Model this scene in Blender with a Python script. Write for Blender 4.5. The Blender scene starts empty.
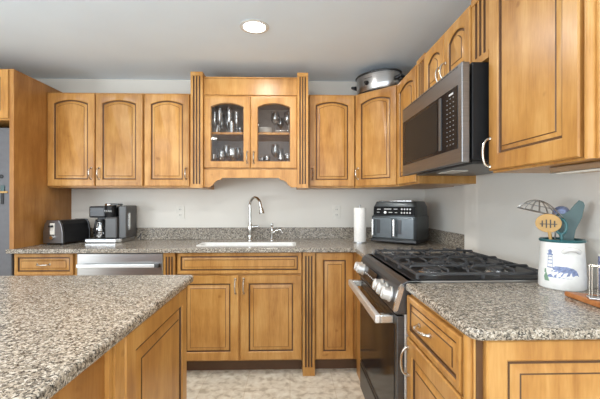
import bpy, bmesh, math, random
from mathutils import Vector, Matrix
random.seed(7)
PI = math.pi
S = bpy.context.scene
COL = S.collection
# ------------------------------------------------------------------ camera
F = 355.0; DEL = math.atan(10/355.0); CH = 1.257
cam_d = bpy.data.cameras.new('camera'); cam = bpy.data.objects.new('camera', cam_d); COL.objects.link(cam)
cam.location = (0, 0, CH); cam.rotation_euler = (PI/2, 0, -DEL)
cam_d.sensor_width = 36; cam_d.lens = 36*F/600; cam_d.shift_y = 2.5/600; cam_d.clip_start = .02
S.camera = cam
# ------------------------------------------------------------------ world + light + exposure
w = bpy.data.worlds.new('world'); S.world = w; w.use_nodes = True
w.node_tree.nodes['Background'].inputs[0].default_value = (.88, .95, 1.0, 1)
w.node_tree.nodes['Background'].inputs[1].default_value = 1.75
S.view_settings.view_transform = 'Standard'; S.view_settings.look = 'None'
S.view_settings.gamma = 1; S.view_settings.exposure = 0.0
def area(name, loc, rot, sx, sy, power, col):
    l = bpy.data.lights.new(name, 'AREA'); l.shape = 'RECTANGLE'; l.size = sx; l.size_y = sy; l.energy = power; l.color = col
    o = bpy.data.objects.new(name, l); o.location = loc; o.rotation_euler = rot; COL.objects.link(o); return o
area('rear_fill_light', (-.6, -2.3, 1.45), (PI/2+.35, 0, 0), 3.4, 1.5, 50, (.82, .91, 1))  # added area light behind the camera, tilted up to brighten the ceiling
area('side_fill_light', (-3.05, -.3, 1.4), (PI/2+.25, 0, -PI/2), 2.0, 1.3, 115, (.82, .91, 1))  # added unseen light on the left, brightens the right wall

def ax(px, Y): return Y*math.tan(math.atan((px-300)/F)+DEL)       # photo column -> X at distance Y
# ------------------------------------------------------------------ materials
def newmat(name):
    m = bpy.data.materials.new(name); m.use_nodes = True; nt = m.node_tree
    return m, nt, nt.nodes['Principled BSDF']
def N(nt, t, **k):
    n = nt.nodes.new(t)
    for a, b in k.items(): setattr(n, a, b)
    return n
def ramp(nt, stops, interp='LINEAR'):
    r = N(nt, 'ShaderNodeValToRGB'); r.color_ramp.interpolation = interp
    e = r.color_ramp.elements
    while len(e) < len(stops): e.new(.5)
    for i, (p, c) in enumerate(stops): e[i].position = p; e[i].color = (*c, 1)
    return r
def plain(name, col, rough=.5, metal=0, noise=.06, nscale=30, spec=None, coat=0, bump=0):
    m, nt, b = newmat(name)
    tc = N(nt, 'ShaderNodeTexCoord'); no = N(nt, 'ShaderNodeTexNoise'); no.inputs['Scale'].default_value = nscale
    nt.links.new(tc.outputs['Object'], no.inputs['Vector'])
    lo = tuple(c*(1-noise) for c in col); hi = tuple(min(1, c*(1+noise)) for c in col)
    r = ramp(nt, [(.3, lo), (.7, hi)]); nt.links.new(no.outputs['Fac'], r.inputs[0])
    nt.links.new(r.outputs[0], b.inputs['Base Color'])
    b.inputs['Roughness'].default_value = rough; b.inputs['Metallic'].default_value = metal
    if spec is not None: b.inputs['Specular IOR Level'].default_value = spec
    b.inputs['Coat Weight'].default_value = coat
    if bump:
        bp = N(nt, 'ShaderNodeBump'); bp.inputs['Strength'].default_value = bump; bp.inputs['Distance'].default_value = .002
        nt.links.new(no.outputs['Fac'], bp.inputs['Height']); nt.links.new(bp.outputs[0], b.inputs['Normal'])
    return m
def wood(name, dark, mid, light, rough=.33, vert=True):
    m, nt, b = newmat(name)
    tc = N(nt, 'ShaderNodeTexCoord'); oi = N(nt, 'ShaderNodeObjectInfo')
    ad = N(nt, 'ShaderNodeVectorMath', operation='ADD')
    sc = N(nt, 'ShaderNodeVectorMath', operation='SCALE'); sc.inputs['Scale'].default_value = 13.0
    cb = N(nt, 'ShaderNodeCombineXYZ')
    for i in range(3): nt.links.new(oi.outputs['Random'], cb.inputs[i])
    nt.links.new(cb.outputs[0], sc.inputs[0])
    nt.links.new(tc.outputs['Object'], ad.inputs[0]); nt.links.new(sc.outputs[0], ad.inputs[1])
    mp = N(nt, 'ShaderNodeMapping'); mp.inputs['Scale'].default_value = (9, 9, 1.1) if vert else (1.1, 9, 9)
    nt.links.new(ad.outputs[0], mp.inputs[0])
    n1 = N(nt, 'ShaderNodeTexNoise'); n1.inputs['Scale'].default_value = 1.6; n1.inputs['Detail'].default_value = 5; n1.inputs['Distortion'].default_value = .6
    nt.links.new(mp.outputs[0], n1.inputs['Vector'])
    n2 = N(nt, 'ShaderNodeTexNoise'); n2.inputs['Scale'].default_value = 5; n2.inputs['Detail'].default_value = 3
    nt.links.new(ad.outputs[0], n2.inputs['Vector'])
    n3 = N(nt, 'ShaderNodeTexNoise'); n3.inputs['Scale'].default_value = 14; n3.inputs['Detail'].default_value = 4
    nt.links.new(mp.outputs[0], n3.inputs['Vector'])
    a = N(nt, 'ShaderNodeMix'); a.inputs[0].default_value = .42
    nt.links.new(n1.outputs['Fac'], a.inputs[2]); nt.links.new(n2.outputs['Fac'], a.inputs[3])
    a2 = N(nt, 'ShaderNodeMix'); a2.inputs[0].default_value = .18
    nt.links.new(a.outputs[0], a2.inputs[2]); nt.links.new(n3.outputs['Fac'], a2.inputs[3])
    r = ramp(nt, [(.36, dark), (.5, mid), (.62, light)]); nt.links.new(a2.outputs[0], r.inputs[0])
    hv = N(nt, 'ShaderNodeHueSaturation')
    mr = N(nt, 'ShaderNodeMapRange'); mr.inputs['To Min'].default_value = .90; mr.inputs['To Max'].default_value = 1.08
    nt.links.new(oi.outputs['Random'], mr.inputs[0]); nt.links.new(mr.outputs[0], hv.inputs['Value'])
    nt.links.new(r.outputs[0], hv.inputs['Color'])
    # small knots
    v = N(nt, 'ShaderNodeTexNoise'); v.inputs['Scale'].default_value = 16; v.inputs['Detail'].default_value = 1
    nt.links.new(ad.outputs[0], v.inputs['Vector'])
    vr = ramp(nt, [(.74, (1, 1, 1)), (.82, (.70, .62, .52))]); nt.links.new(v.outputs['Fac'], vr.inputs[0])
    mx = N(nt, 'ShaderNodeMix', data_type='RGBA', blend_type='MULTIPLY'); mx.inputs[0].default_value = 1
    nt.links.new(hv.outputs[0], mx.inputs[6]); nt.links.new(vr.outputs[0], mx.inputs[7])
    nt.links.new(mx.outputs[2], b.inputs['Base Color'])
    b.inputs['Roughness'].default_value = rough; b.inputs['Specular IOR Level'].default_value = .4
    return m
def granite(name):
    m, nt, b = newmat(name)
    tc = N(nt, 'ShaderNodeTexCoord')
    def vor(scale, stops):
        v = N(nt, 'ShaderNodeTexVoronoi'); v.inputs['Scale'].default_value = scale
        nz = N(nt, 'ShaderNodeTexNoise'); nz.inputs['Scale'].default_value = scale*.9
        mxv = N(nt, 'ShaderNodeMix', data_type='VECTOR'); mxv.inputs[0].default_value = .012
        nt.links.new(tc.outputs['Object'], nz.inputs['Vector'])
        nt.links.new(tc.outputs['Object'], mxv.inputs[4]); nt.links.new(nz.outputs['Color'], mxv.inputs[5])
        nt.links.new(mxv.outputs[1], v.inputs['Vector'])
        sp = N(nt, 'ShaderNodeSeparateColor'); nt.links.new(v.outputs['Color'], sp.inputs[0])
        r = ramp(nt, stops, 'CONSTANT'); nt.links.new(sp.outputs[0], r.inputs[0]); return r, sp
    r1, s1 = vor(215, [(0, (.012, .011, .011)), (.20, (.10, .085, .07)), (.36, (.28, .235, .18)), (.58, (.44, .375, .295)), (.82, (.66, .60, .51))])
    r2, s2 = vor(420, [(0, (.02, .018, .017)), (.28, (.18, .155, .125)), (.5, (.38, .325, .26)), (.8, (.60, .54, .46))])
    mx = N(nt, 'ShaderNodeMix', data_type='RGBA'); mx.inputs[0].default_value = .3
    nt.links.new(r1.outputs[0], mx.inputs[6]); nt.links.new(r2.outputs[0], mx.inputs[7])
    nt.links.new(mx.outputs[2], b.inputs['Base Color'])
    b.inputs['Roughness'].default_value = .2; b.inputs['Specular IOR Level'].default_value = .35
    return m
def glassy(name, tint, opac, rough=.03):
    m = bpy.data.materials.new(name); m.use_nodes = True; nt = m.node_tree; nt.nodes.clear()
    out = N(nt, 'ShaderNodeOutputMaterial'); tr = N(nt, 'ShaderNodeBsdfTransparent'); gl = N(nt, 'ShaderNodeBsdfGlossy')
    tr.inputs[0].default_value = (*tint, 1); gl.inputs['Roughness'].default_value = rough
    lw = N(nt, 'ShaderNodeLayerWeight'); lw.inputs[0].default_value = .35
    mr = N(nt, 'ShaderNodeMapRange'); mr.inputs['To Min'].default_value = opac; mr.inputs['To Max'].default_value = opac*2.6
    nt.links.new(lw.outputs['Facing'], mr.inputs[0])
    mx = N(nt, 'ShaderNodeMixShader'); nt.links.new(mr.outputs[0], mx.inputs[0])
    nt.links.new(tr.outputs[0], mx.inputs[1]); nt.links.new(gl.outputs[0], mx.inputs[2]); nt.links.new(mx.outputs[0], out.inputs[0])
    return m
def emit(name, col, s):
    m, nt, b = newmat(name); b.inputs['Base Color'].default_value = (*col, 1)
    b.inputs['Emission Color'].default_value = (*col, 1); b.inputs['Emission Strength'].default_value = s
    return m
def steel_mat(name, col, rough, ax_=(1, 1, 60)):
    m, nt, b = newmat(name)
    tc = N(nt, 'ShaderNodeTexCoord'); mp = N(nt, 'ShaderNodeMapping'); mp.inputs['Scale'].default_value = ax_
    no = N(nt, 'ShaderNodeTexNoise'); no.inputs['Scale'].default_value = 6
    nt.links.new(tc.outputs['Object'], mp.inputs[0]); nt.links.new(mp.outputs[0], no.inputs['Vector'])
    r = ramp(nt, [(.3, tuple(c*.9 for c in col)), (.7, tuple(min(1, c*1.08) for c in col))])
    nt.links.new(no.outputs['Fac'], r.inputs[0]); nt.links.new(r.outputs[0], b.inputs['Base Color'])
    b.inputs['Metallic'].default_value = 1; b.inputs['Roughness'].default_value = rough
    return m
def floor_mat():
    m, nt, b = newmat('vinyl_floor')
    tc = N(nt, 'ShaderNodeTexCoord')
    n1 = N(nt, 'ShaderNodeTexNoise'); n1.inputs['Scale'].default_value = 20; n1.inputs['Detail'].default_value = 7; n1.inputs['Distortion'].default_value = .4
    nt.links.new(tc.outputs['Object'], n1.inputs['Vector'])
    r = ramp(nt, [(.34, (.52, .45, .34)), (.46, (.72, .65, .53)), (.58, (.82, .76, .64)), (.68, (.88, .83, .72))])
    nt.links.new(n1.outputs['Fac'], r.inputs[0])
    br = N(nt, 'ShaderNodeTexBrick'); br.offset = 0; br.inputs['Scale'].default_value = 1
    br.inputs['Brick Width'].default_value = .30; br.inputs['Row Height'].default_value = .30; br.inputs['Mortar Size'].default_value = .003
    br.inputs['Color1'].default_value = (1, 1, 1, 1); br.inputs['Color2'].default_value = (.93, .93, .92, 1); br.inputs['Mortar'].default_value = (.84, .80, .74, 1)
    nt.links.new(tc.outputs['Object'], br.inputs['Vector'])
    mx = N(nt, 'ShaderNodeMix', data_type='RGBA', blend_type='MULTIPLY'); mx.inputs[0].default_value = 1
    nt.links.new(r.outputs[0], mx.inputs[6]); nt.links.new(br.outputs[0], mx.inputs[7])
    nt.links.new(mx.outputs[2], b.inputs['Base Color']); b.inputs['Roughness'].default_value = .45
    return m
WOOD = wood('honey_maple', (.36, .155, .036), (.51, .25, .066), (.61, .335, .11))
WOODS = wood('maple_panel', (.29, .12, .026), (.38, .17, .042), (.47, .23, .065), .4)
GLAZE = plain('dark_glaze', (.10, .042, .012), .5)
GAP = plain('cabinet_gap', (.10, .05, .02), .6)
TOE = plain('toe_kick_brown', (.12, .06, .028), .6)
GRAN = granite('granite')
WALL = plain('wall_paint', (.76, .725, .66), .7, noise=.02, nscale=4)
CEIL = plain('ceiling_paint', (.82, .91, .99), .8, noise=.015, nscale=3)
FLOOR = floor_mat()
NICK = plain('brushed_nickel', (.62, .57, .50), .25, 1)
CHROME = plain('polished_chrome', (.72, .71, .69), .12, 1)
STEEL = steel_mat('stainless_steel', (.52, .52, .52), .28)
STEELH = steel_mat('stainless_bright', (.70, .70, .69), .25)
MSTEEL = steel_mat('microwave_steel', (.27, .275, .285), .38)
BSTEEL = steel_mat('dark_stainless', (.13, .13, .135), .4)
HSTEEL = steel_mat('handle_steel', (.86, .86, .85), .5)
BLACKG = plain('black_glass', (.012, .012, .013), .12, 0, spec=.12)
SCREEN = plain('microwave_mesh', (.016, .015, .014), .4, spec=.15)
BLACKP = plain('black_plastic', (.022, .022, .024), .32)
BLACKM = plain('black_enamel', (.016, .016, .017), .4, spec=.25)
IRON = plain('cast_iron', (.05, .05, .052), .45, bump=.2, nscale=200)
GREYP = plain('grey_plastic', (.07, .068, .066), .35)
SLATE = plain('slate_metal', (.09, .10, .105), .32, .6)
FRIDGE = plain('fridge_grey', (.13, .13, .14), .4, 0)
WHITE = plain('white_enamel', (.80, .79, .76), .18)
IVORY = plain('outlet_ivory', (.74, .71, .64), .4)
SLOT = plain('slot_dark', (.06, .055, .05), .6)
PAPER = plain('paper_towel', (.86, .84, .80), .9, bump=.3, nscale=90)
GLASS = glassy('clear_glass', (.99, .99, .99), .38, .12)
PANE = glassy('door_glass', (.93, .92, .91), .02)
INNER = plain('cabinet_inner', (.48, .40, .34), .7)
TEAL = plain('teal_enamel', (.03, .12, .13), .3)
TEAL2 = plain('teal_silicone', (.075, .13, .13), .45)
BLUE = plain('cobalt_print', (.20, .25, .42), .3, noise=.35, nscale=120)
GREENP = plain('green_print', (.20, .32, .22), .3)
SPOONW = plain('bamboo', (.50, .30, .10), .5, noise=.1, nscale=20)
BOARDW = wood('board_wood', (.30, .10, .03), (.42, .16, .05), (.50, .22, .08), .4, vert=False)
LAMP = emit('lamp_glow', (1, .97, .9), 14)
DISP = emit('display_glow', (.8, .9, 1), .6)
GREYM = plain('key_legend', (.28, .28, .27), .5)
MARK = plain('printed_mark', (.62, .62, .60), .5)
NAPK = plain('napkin_print', (.22, .23, .34), .8, noise=.7, nscale=160)

# ------------------------------------------------------------------ mesh helpers
class MB:
    def __init__(s): s.v = []; s.f = []; s.m = []; s.mats = []
    def mi(s, mat):
        if mat not in s.mats: s.mats.append(mat)
        return s.mats.index(mat)
    def add(s, vs, fs, mat):
        b = len(s.v); s.v += [tuple(v) for v in vs]; k = s.mi(mat)
        for f in fs: s.f.append([b+i for i in f]); s.m.append(k)
        return s
    def box(s, x0, x1, y0, y1, z0, z1, mat):
        return s.add([(x0,y0,z0),(x1,y0,z0),(x1,y1,z0),(x0,y1,z0),(x0,y0,z1),(x1,y0,z1),(x1,y1,z1),(x0,y1,z1)],
            [(3,2,1,0),(4,5,6,7),(0,1,5,4),(1,2,6,5),(2,3,7,6),(3,0,4,7)], mat)
    def rings(s, rs, mats, cap0=None, cap1=None):
        n = len(rs[0]); base = len(s.v)
        for r in rs: s.v += [tuple(p) for p in r]
        for i in range(len(rs)-1):
            k = s.mi(mats[i] if isinstance(mats, list) else mats)
            for j in range(n):
                a = base+i*n+j; b = base+i*n+(j+1) % n
                s.f.append([a, b, b+n, a+n]); s.m.append(k)
        if cap0: s.f.append([base+j for j in range(n)][::-1]); s.m.append(s.mi(cap0))
        if cap1: s.f.append([base+(len(rs)-1)*n+j for j in range(n)]); s.m.append(s.mi(cap1))
        return s
    def prism(s, pts, axis, a, b, mat):      # polygon extruded along an axis: 'x' pts=(y,z); 'y' pts=(x,z); 'z' pts=(x,y)
        def P(p, t): return {'x': (t, p[0], p[1]), 'y': (p[0], t, p[1]), 'z': (p[0], p[1], t)}[axis]
        return s.rings([[P(p, a) for p in pts], [P(p, b) for p in pts]], mat, mat, mat)
    def tube(s, path, r, mat, n=10, flat=None):
        path = [Vector(p) for p in path]; rs = []
        up = None
        for i, p in enumerate(path):
            t = (path[min(i+1, len(path)-1)]-path[max(i-1, 0)]).normalized()
            if up is None: up = t.orthogonal().normalized()
            up = (up - t*up.dot(t)).normalized(); sd = t.cross(up)
            rr = r[i] if isinstance(r, (list, tuple)) else r
            rs.append([p + up*rr*math.cos(2*PI*k/n)+sd*rr*math.sin(2*PI*k/n) for k in range(n)])
        return s.rings(rs, mat, mat, mat)
    def lathe(s, prof, mat, c=(0,0,0), n=24, sx=1, sy=1, axis='z', caps=True):
        rs = []
        for r, h in prof:
            ring = []
            for k in range(n):
                a = 2*PI*k/n; u, v = r*math.cos(a)*sx, r*math.sin(a)*sy
                if axis == 'z': ring.append((c[0]+u, c[1]+v, c[2]+h))
                elif axis == 'y': ring.append((c[0]+u, c[1]+h, c[2]+v))
                else: ring.append((c[0]+h, c[1]+u, c[2]+v))
            rs.append(ring)
        return s.rings(rs, mat, mat if caps else None, mat if caps else None)
    def build(s, name, parent=None, smooth=False, bev=0, xf=None):
        me = bpy.data.meshes.new(name); me.from_pydata(s.v, [], s.f)
        for m in s.mats: me.materials.append(m)
        for p, k in zip(me.polygons, s.m): p.material_index = k
        bm = bmesh.new(); bm.from_mesh(me)
        if xf is not None: bmesh.ops.transform(bm, matrix=xf, verts=bm.verts)
        bmesh.ops.recalc_face_normals(bm, faces=bm.faces); bm.to_mesh(me); bm.free()
        o = bpy.data.objects.new(name, me); COL.objects.link(o)
        if parent: o.parent = parent
        if smooth:
            for p in me.polygons: p.use_smooth = True
            me.set_sharp_from_angle(angle=math.radians(38))
        if bev:
            b = o.modifiers.new('bevel', 'BEVEL'); b.width = bev; b.segments = 2; b.limit_method = 'ANGLE'; b.angle_limit = math.radians(40)
        return o
def thing(name, label, cat, loc=(0,0,0), rz=0, group=None):
    o = bpy.data.objects.new(name, None); COL.objects.link(o); o.empty_display_size = .05
    o.location = loc; o.rotation_euler = (0, 0, rz); o['label'] = label; o['category'] = cat
    if group: o['group'] = group
    return o
def tag(o, label, cat, group=None, loc=None, rz=None):
    o['label'] = label; o['category'] = cat
    if group: o['group'] = group
    if loc: o.location = loc
    if rz is not None: o.rotation_euler = (0, 0, rz)
    return o
def struct(o, label=None):
    o['kind'] = 'structure'; return o
def dup(root, loc, label, group=None, rz=None):
    r = root.copy(); COL.objects.link(r); r.location = loc; r['label'] = label
    if rz is not None: r.rotation_euler = (0, 0, rz)
    if group: r['group'] = group
    for ch in root.children:
        c = ch.copy(); COL.objects.link(c); c.parent = r
        for g in ch.children:
            d = g.copy(); COL.objects.link(d); d.parent = c
    return r

# ------------------------------------------------------------------ the setting
YW = 3.185; XW = 1.22; XP = 1.17; ZC = 2.342; CT = .928
struct(MB().box(-3.2, 1.4, -2.6, 3.3, -.08, 0, FLOOR).build('floor'))
cb = MB()
struct(MB().box(-3.2, 1.4, -2.6, 3.3, ZC, ZC+.08, CEIL).build('ceiling'))
struct(MB().box(-3.2, 1.4, YW, YW+.1, 0, ZC, WALL).build('wall_back'))
struct(MB().box(-3.2, -3.1, -2.6, YW, 0, ZC, WALL).build('wall_left'))
struct(MB().box(XW, XW+.1, -2.6, YW, 0, ZC, WALL).build('wall_right'))
struct(MB().box(XP, XW, -2.6, 2.35, 0, ZC, WALL).build('trim_1'))      # the wall stands proud behind the stove

# ------------------------------------------------------------------ door, handle, pilaster builders
def ring(w, h, i, y, arch, n=14, ib=None):
    x0, x1, z0, z1 = i, w-i, (i if ib is None else ib), h-i
    pts = [(x0, y, z0), (x1, y, z0)]
    for k in range(n+1):
        t = 1-2*k/n; pts.append(((x0+x1)/2+t*(x1-x0)/2, y, z1-arch*t*t))
    return pts
def door_mb(w, h, arch=0, f=.048, t=.02, glass=False, slope=.017):
    m = MB()
    rs = [ring(w,h,0,0,0), ring(w,h,0,-t+.004,0), ring(w,h,.004,-t,0), ring(w,h,f,-t,arch)]
    ms = [WOOD, WOOD, WOOD]
    if glass:
        rs += [ring(w,h,f+.004,-t+.003,arch), ring(w,h,f+.006,0,arch), ring(w,h,0,0,0)]
        ms += [GLAZE, WOOD, WOOD]
        return m.rings(rs, ms)
    rs += [ring(w,h,f+.005,-t+.004,arch), ring(w,h,f+.007,-t+.010,arch), ring(w,h,f+.0145,-t+.010,arch),
           ring(w,h,f+.015+slope,-t+.004,arch), ring(w,h,f+.018+slope,-t+.0012,arch)]
    ms += [WOOD, GLAZE, GLAZE, WOOD, GLAZE]
    return m.rings(rs, ms, WOOD, WOOD)
def handle_mb(L=.085, vertical=True, out=.03):
    m = MB(); pts = []; rr = []
    for k in range(13):
        a = PI*k/12; u = -L/2*math.cos(a); d = -out*math.sin(a)**.7 if 0 < k < 12 else 0
        pts.append((0, d, u) if vertical else (u, d, 0)); rr.append(.0062 if k in (0, 12) else .0048 if k in (1, 11) else .0038+.0012*math.sin(a))
    m.tube(pts, rr, NICK, 8)
    for s in (-1, 1):
        c = (0, 0, s*L/2) if vertical else (s*L/2, 0, 0)
        m.lathe([(.009, 0), (.009, -.003), (.005, -.006)], NICK, c, 10, axis='y')
    return m
def put_door(cab, x, z, w, h, arch=0, hx=None, hz=None, y=0, name='door', f=.048, hL=.085, horiz=False, slope=.017, glass=False):
    d = door_mb(w, h, arch, f, glass=glass, slope=slope).build(name, cab, smooth=True); d.location = (x, y, z)
    if hx is not None:
        hd = handle_mb(hL, not horiz).build('handle', d, smooth=True); hd.location = (hx, -.02, hz); hd['label'] = 'curved nickel pull'
    return d
def cabinet(name, label, loc, w, d, h, rz=0, toe=0, group=None, cat='cabinet', body=WOOD):
    t = thing(name, label, cat, loc, rz, group)
    MB().box(0, w, 0, d, toe, h, body).build('body', t, bev=.0015)
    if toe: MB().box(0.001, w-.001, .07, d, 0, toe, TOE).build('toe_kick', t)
    return t
def pilaster(label, loc, w, h, d, rz=0, cap=.03, foot=.03, n=3, group='fluted pilasters'):
    pts = [(0, 0)]; mats = []
    m = MB()
    mar = w*.2; fw = (w-2*mar)/(n*2-1)
    prof = [(0, 0, WOOD)]
    for k in range(n):
        a = mar+k*2*fw; b = a+fw
        prof += [(a-.001, 0, WOOD), (a+.001, .006, GLAZE), (b-.001, .006, GLAZE), (b+.001, 0, GLAZE)]
    prof += [(w, 0, WOOD)]
    r0 = [(p[0], p[1], foot) for p in prof]+[(w, d, foot), (0, d, foot)]
    r1 = [(p[0], p[1], h-cap) for p in prof]+[(w, d, h-cap), (0, d, h-cap)]
    b = len(m.v); m.v += r0+r1; nn = len(r0)
    for j in range(nn):
        k = (j+1) % nn; mt = WOOD
        if 0 < k < len(prof): mt = prof[k][2]
        m.f.append([b+j, b+k, b+nn+k, b+nn+j]); m.m.append(m.mi(mt))
    m.box(0, w, -.004, d, 0, foot, WOOD).box(0, w, -.004, d, h-cap, h, WOOD)
    o = m.build('fluted_pilaster')
    return tag(o, label, 'trim', group, loc, rz)

# ------------------------------------------------------------------ tall left side: fridge, panel, cabinet above
PX0, PX1 = -1.955, -1.925; CTOP = CT+.0005
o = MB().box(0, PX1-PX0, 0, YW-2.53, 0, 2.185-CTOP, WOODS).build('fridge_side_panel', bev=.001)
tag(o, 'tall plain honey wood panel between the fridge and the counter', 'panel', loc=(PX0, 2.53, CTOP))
fr = thing('refrigerator', 'dark grey fridge at the left edge of the photo', 'fridge', (-2.894, 2.60, 0))
MB().box(0, .90, .05, .56, .02, 1.79, FRIDGE).build('body', fr, bev=.004)
fd = MB().box(0, .448, 0, .05, .62, 1.79, FRIDGE).build('door', fr, bev=.008); MB().tube([(.40,0,.8),(.40,-.045,.83),(.40,-.045,1.55),(.40,0,1.58)], .011, STEEL).build('handle', fd, smooth=True)
fd = MB().box(.452, .90, 0, .05, .62, 1.79, FRIDGE).build('door', fr, bev=.008); MB().tube([(.50,0,.8),(.50,-.045,.83),(.50,-.045,1.55),(.50,0,1.58)], .011, STEEL).build('handle', fd, smooth=True)
fd = MB().box(0, .90, 0, .05, .05, .61, FRIDGE).build('freezer_drawer', fr, bev=.008); MB().tube([(.1,0,.53),(.13,-.045,.53),(.77,-.045,.53),(.8,0,.53)], .011, STEEL).build('handle', fd, smooth=True)
mg = MB().box(-.035, .035, -.006, 0, -.006, .008, SPOONW).box(-.012, .014, -.008, 0, .008, .05, TEAL2).box(-.012, .008, -.007, 0, -.085, -.006, BLACKP).build('fridge_magnet', bev=.002)
tag(mg, 'small cream and green magnet shaped like a cross on the dark fridge', 'magnet', loc=(ax(3, 2.6), 2.60, 1.327))
mg = MB().lathe([(.014, 0), (.014, -.006), (.010, -.009)], BLACKP, axis='y').build('fridge_magnet', smooth=True)
tag(mg, 'round black magnet above the cream one on the fridge', 'magnet', loc=(ax(1.5, 2.6), 2.60, 1.44))
oc = cabinet('over_fridge_cabinet', 'wall cabinet above the fridge, cut by the left edge', (-2.862, 2.545, 1.83), .905, .60, .36)
put_door(oc, .005, .01, .445, .34, .0, .40, .07); put_door(oc, .455, .01, .445, .34, .0, .04, .07)

# ------------------------------------------------------------------ back run, upper cabinets
ZU, HU = 1.372, .758
YU = 2.885; DU = YW-YU       # carcass face; doors stand .02 proud
def bx(px): return ax(px, 2.87)
A0, A1, B1 = PX1+.004, bx(143.5), ax(190.3, 2.775)
c = cabinet('wall_cabinet', 'double door wall cabinet above the toaster and coffee maker', (A0, YU, ZU), A1-A0-.001, DU, HU)
a, b, m_ = bx(47.5)-A0, bx(94.7)-A0, bx(95.9)-A0
put_door(c, a, .012, b-a, HU-.022, .027, b-a-.028, .10)
put_door(c, m_, .012, A1-A0-.007-m_, HU-.022, .027, .026, .10)
c = cabinet('wall_cabinet', 'narrow single door wall cabinet left of the glass fronted cabinet', (A1, YU, ZU), B1-A1-.001, DU, HU)
wB = bx(190)-A1-.012; put_door(c, .008, .012, wB, HU-.022, .027, wB-.026, .10)
o = MB().box(0, .012, 0, .005, 0, HU, WOODS).build('filler_strip')
tag(o, 'thin wood filler strip between tall panel and first wall cabinet', 'trim', loc=(A0-.0025, YU-.006, ZU))
# pilasters
YP = 2.775
PLx0, PLx1 = B1+.002, ax(203, 2.78)
PRx0, PRx1 = ax(297.3, 2.78), bx(307.5)
pilaster('fluted wood pilaster left of the glass fronted cabinet', (PLx0, YP, ZU-.005), PLx1-PLx0-.001, 2.272-ZU, YW-YP)
pilaster('fluted wood pilaster right of the glass fronted cabinet', (PRx0, YP, ZU-.005), PRx1-PRx0, 2.272-ZU, YW-YP)
# glass fronted cabinet
H0, H1 = PLx1, PRx0-.001; HW = H1-H0; YH = 2.82; z0h, z1h = 1.512, 2.096
hu = thing('glass_front_cabinet', 'raised centre wall cabinet with two arched glass doors over the sink', 'cabinet', (H0, YH, ZU))
hz0, hz1 = z0h-ZU, z1h-ZU; DH = YW-YH
m = MB().box(0, .018, 0, DH, hz0, hz1+.14, WOOD).box(HW-.018, HW, 0, DH, hz0, hz1+.14, WOOD)
m.box(.018, HW-.018, 0, .02, hz1-.03, hz1+.14, WOOD).box(.018, HW-.018, .02, DH, hz1-.02, hz1, INNER)
m.box(.018, HW-.018, 0, DH, hz0, hz0+.03, WOOD).box(.018, HW-.018, DH-.012, DH, hz0+.03, hz1-.02, INNER)
m.box(.018, .024, .02, DH-.012, hz0+.03, hz1-.02, INNER).box(HW-.024, HW-.018, .02, DH-.012, hz0+.03, hz1-.02, INNER)
m.box(HW/2-.02, HW/2+.02, 0, .018, hz0+.03, hz1-.03, WOOD)
m.build('body', hu)
MB().box(0, HW, -.012, .0, hz1+.004, hz1+.134, WOOD).box(0, HW, -.02, DH, hz1+.134, hz1+.144, WOOD).build('top_rail', hu, bev=.002)
SH = 1.815
MB().box(.024, HW-.024, .03, DH-.012, SH-.018-ZU, SH-ZU, WOOD).build('shelf', hu, bev=.001)
hl = [(0,0),(.05,0),(.056,.012),(.070,.018),(.082,.038),(.105,.056),(.135,.062),(.142,.075)]
poly = [(x, z) for x, z in hl]+[(HW-x, z) for x, z in reversed(hl)]+[(HW, hz0), (0, hz0)]
MB().prism(poly, 'y', -.012, .012, WOOD).build('valance', hu, bev=.001)
dw = (HW-.008)/2
for k in range(2):
    d = put_door(hu, .002+k*(dw+.004), hz0+.012, dw, hz1-hz0-.020, .030, (dw-.024) if k == 0 else .024, .085, f=.052, glass=True)
    h_ = hz1-hz0-.02
    MB().rings([ring(dw, h_, .050, -.010, .030), ring(dw, h_, .050, -.006, .030)], PANE, PANE, PANE).build('glass_pane', d)
# glasses
def wine(): return MB().lathe([(.0, 0), (.030, .001), (.028, .004), (.004, .008), (.0035, .075), (.010, .082), (.030, .105), (.034, .13), (.028, .175), (.027, .175), (.032, .13), (.028, .107), (.006, .086), (0, .085)], GLASS, n=18, caps=False)
def flute(): return MB().lathe([(0, 0), (.028, .001), (.026, .004), (.004, .008), (.0035, .06), (.012, .075), (.021, .12), (.022, .195), (.021, .195), (.019, .12), (.008, .08), (0, .078)], GLASS, n=18, caps=False)
def tumbler(): return MB().lathe([(0, 0), (.028, 0), (.033, .11), (.032, .11), (.027, .008), (0, .008)], GLASS, n=18, caps=False)
def goblet(): return MB().lathe([(0, 0), (.033, .001), (.03, .005), (.006, .01), (.006, .04), (.012, .045), (.038, .075), (.041, .10), (.034, .14), (.033, .14), (.038, .10), (.034, .078), (.006, .052), (0, .05)], GLASS, n=18, caps=False)
def place_row(maker, spots, z, group, name, cat):
    base = None
    for x, y, sc, lab in spots:
        if base is None: o = base = maker().build(name, smooth=True)
        else: o = base.copy(); COL.objects.link(o)
        o.location = (x, y, z); o.scale = (sc, sc, sc); o['label'] = lab; o['category'] = cat; o['group'] = group
ZS, ZF = SH+.001, z0h+.031
gx = lambda px: ax(px, 2.93)
place_row(flute, [(gx(x), y, s, 'tall stemmed champagne glass on upper shelf behind left glass door') for x, y, s in
    [(215,2.92,.92),(219,3.05,1),(220.5,2.90,1.05),(225,3.04,1.0),(229.5,2.93,1.1),(234,3.06,.95),(237,2.92,.9)]], ZS, 'champagne glasses on the upper left shelf', 'champagne_glass', 'glass')
place_row(tumbler, [(gx(x), y, s, 'short clear tumbler on upper shelf behind left glass door') for x, y, s in
    [(216,2.98,.75),(232.5,2.90,.8),(238,3.08,.75)]], ZS, 'tumblers on the upper left shelf', 'tumbler', 'glass')
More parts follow.
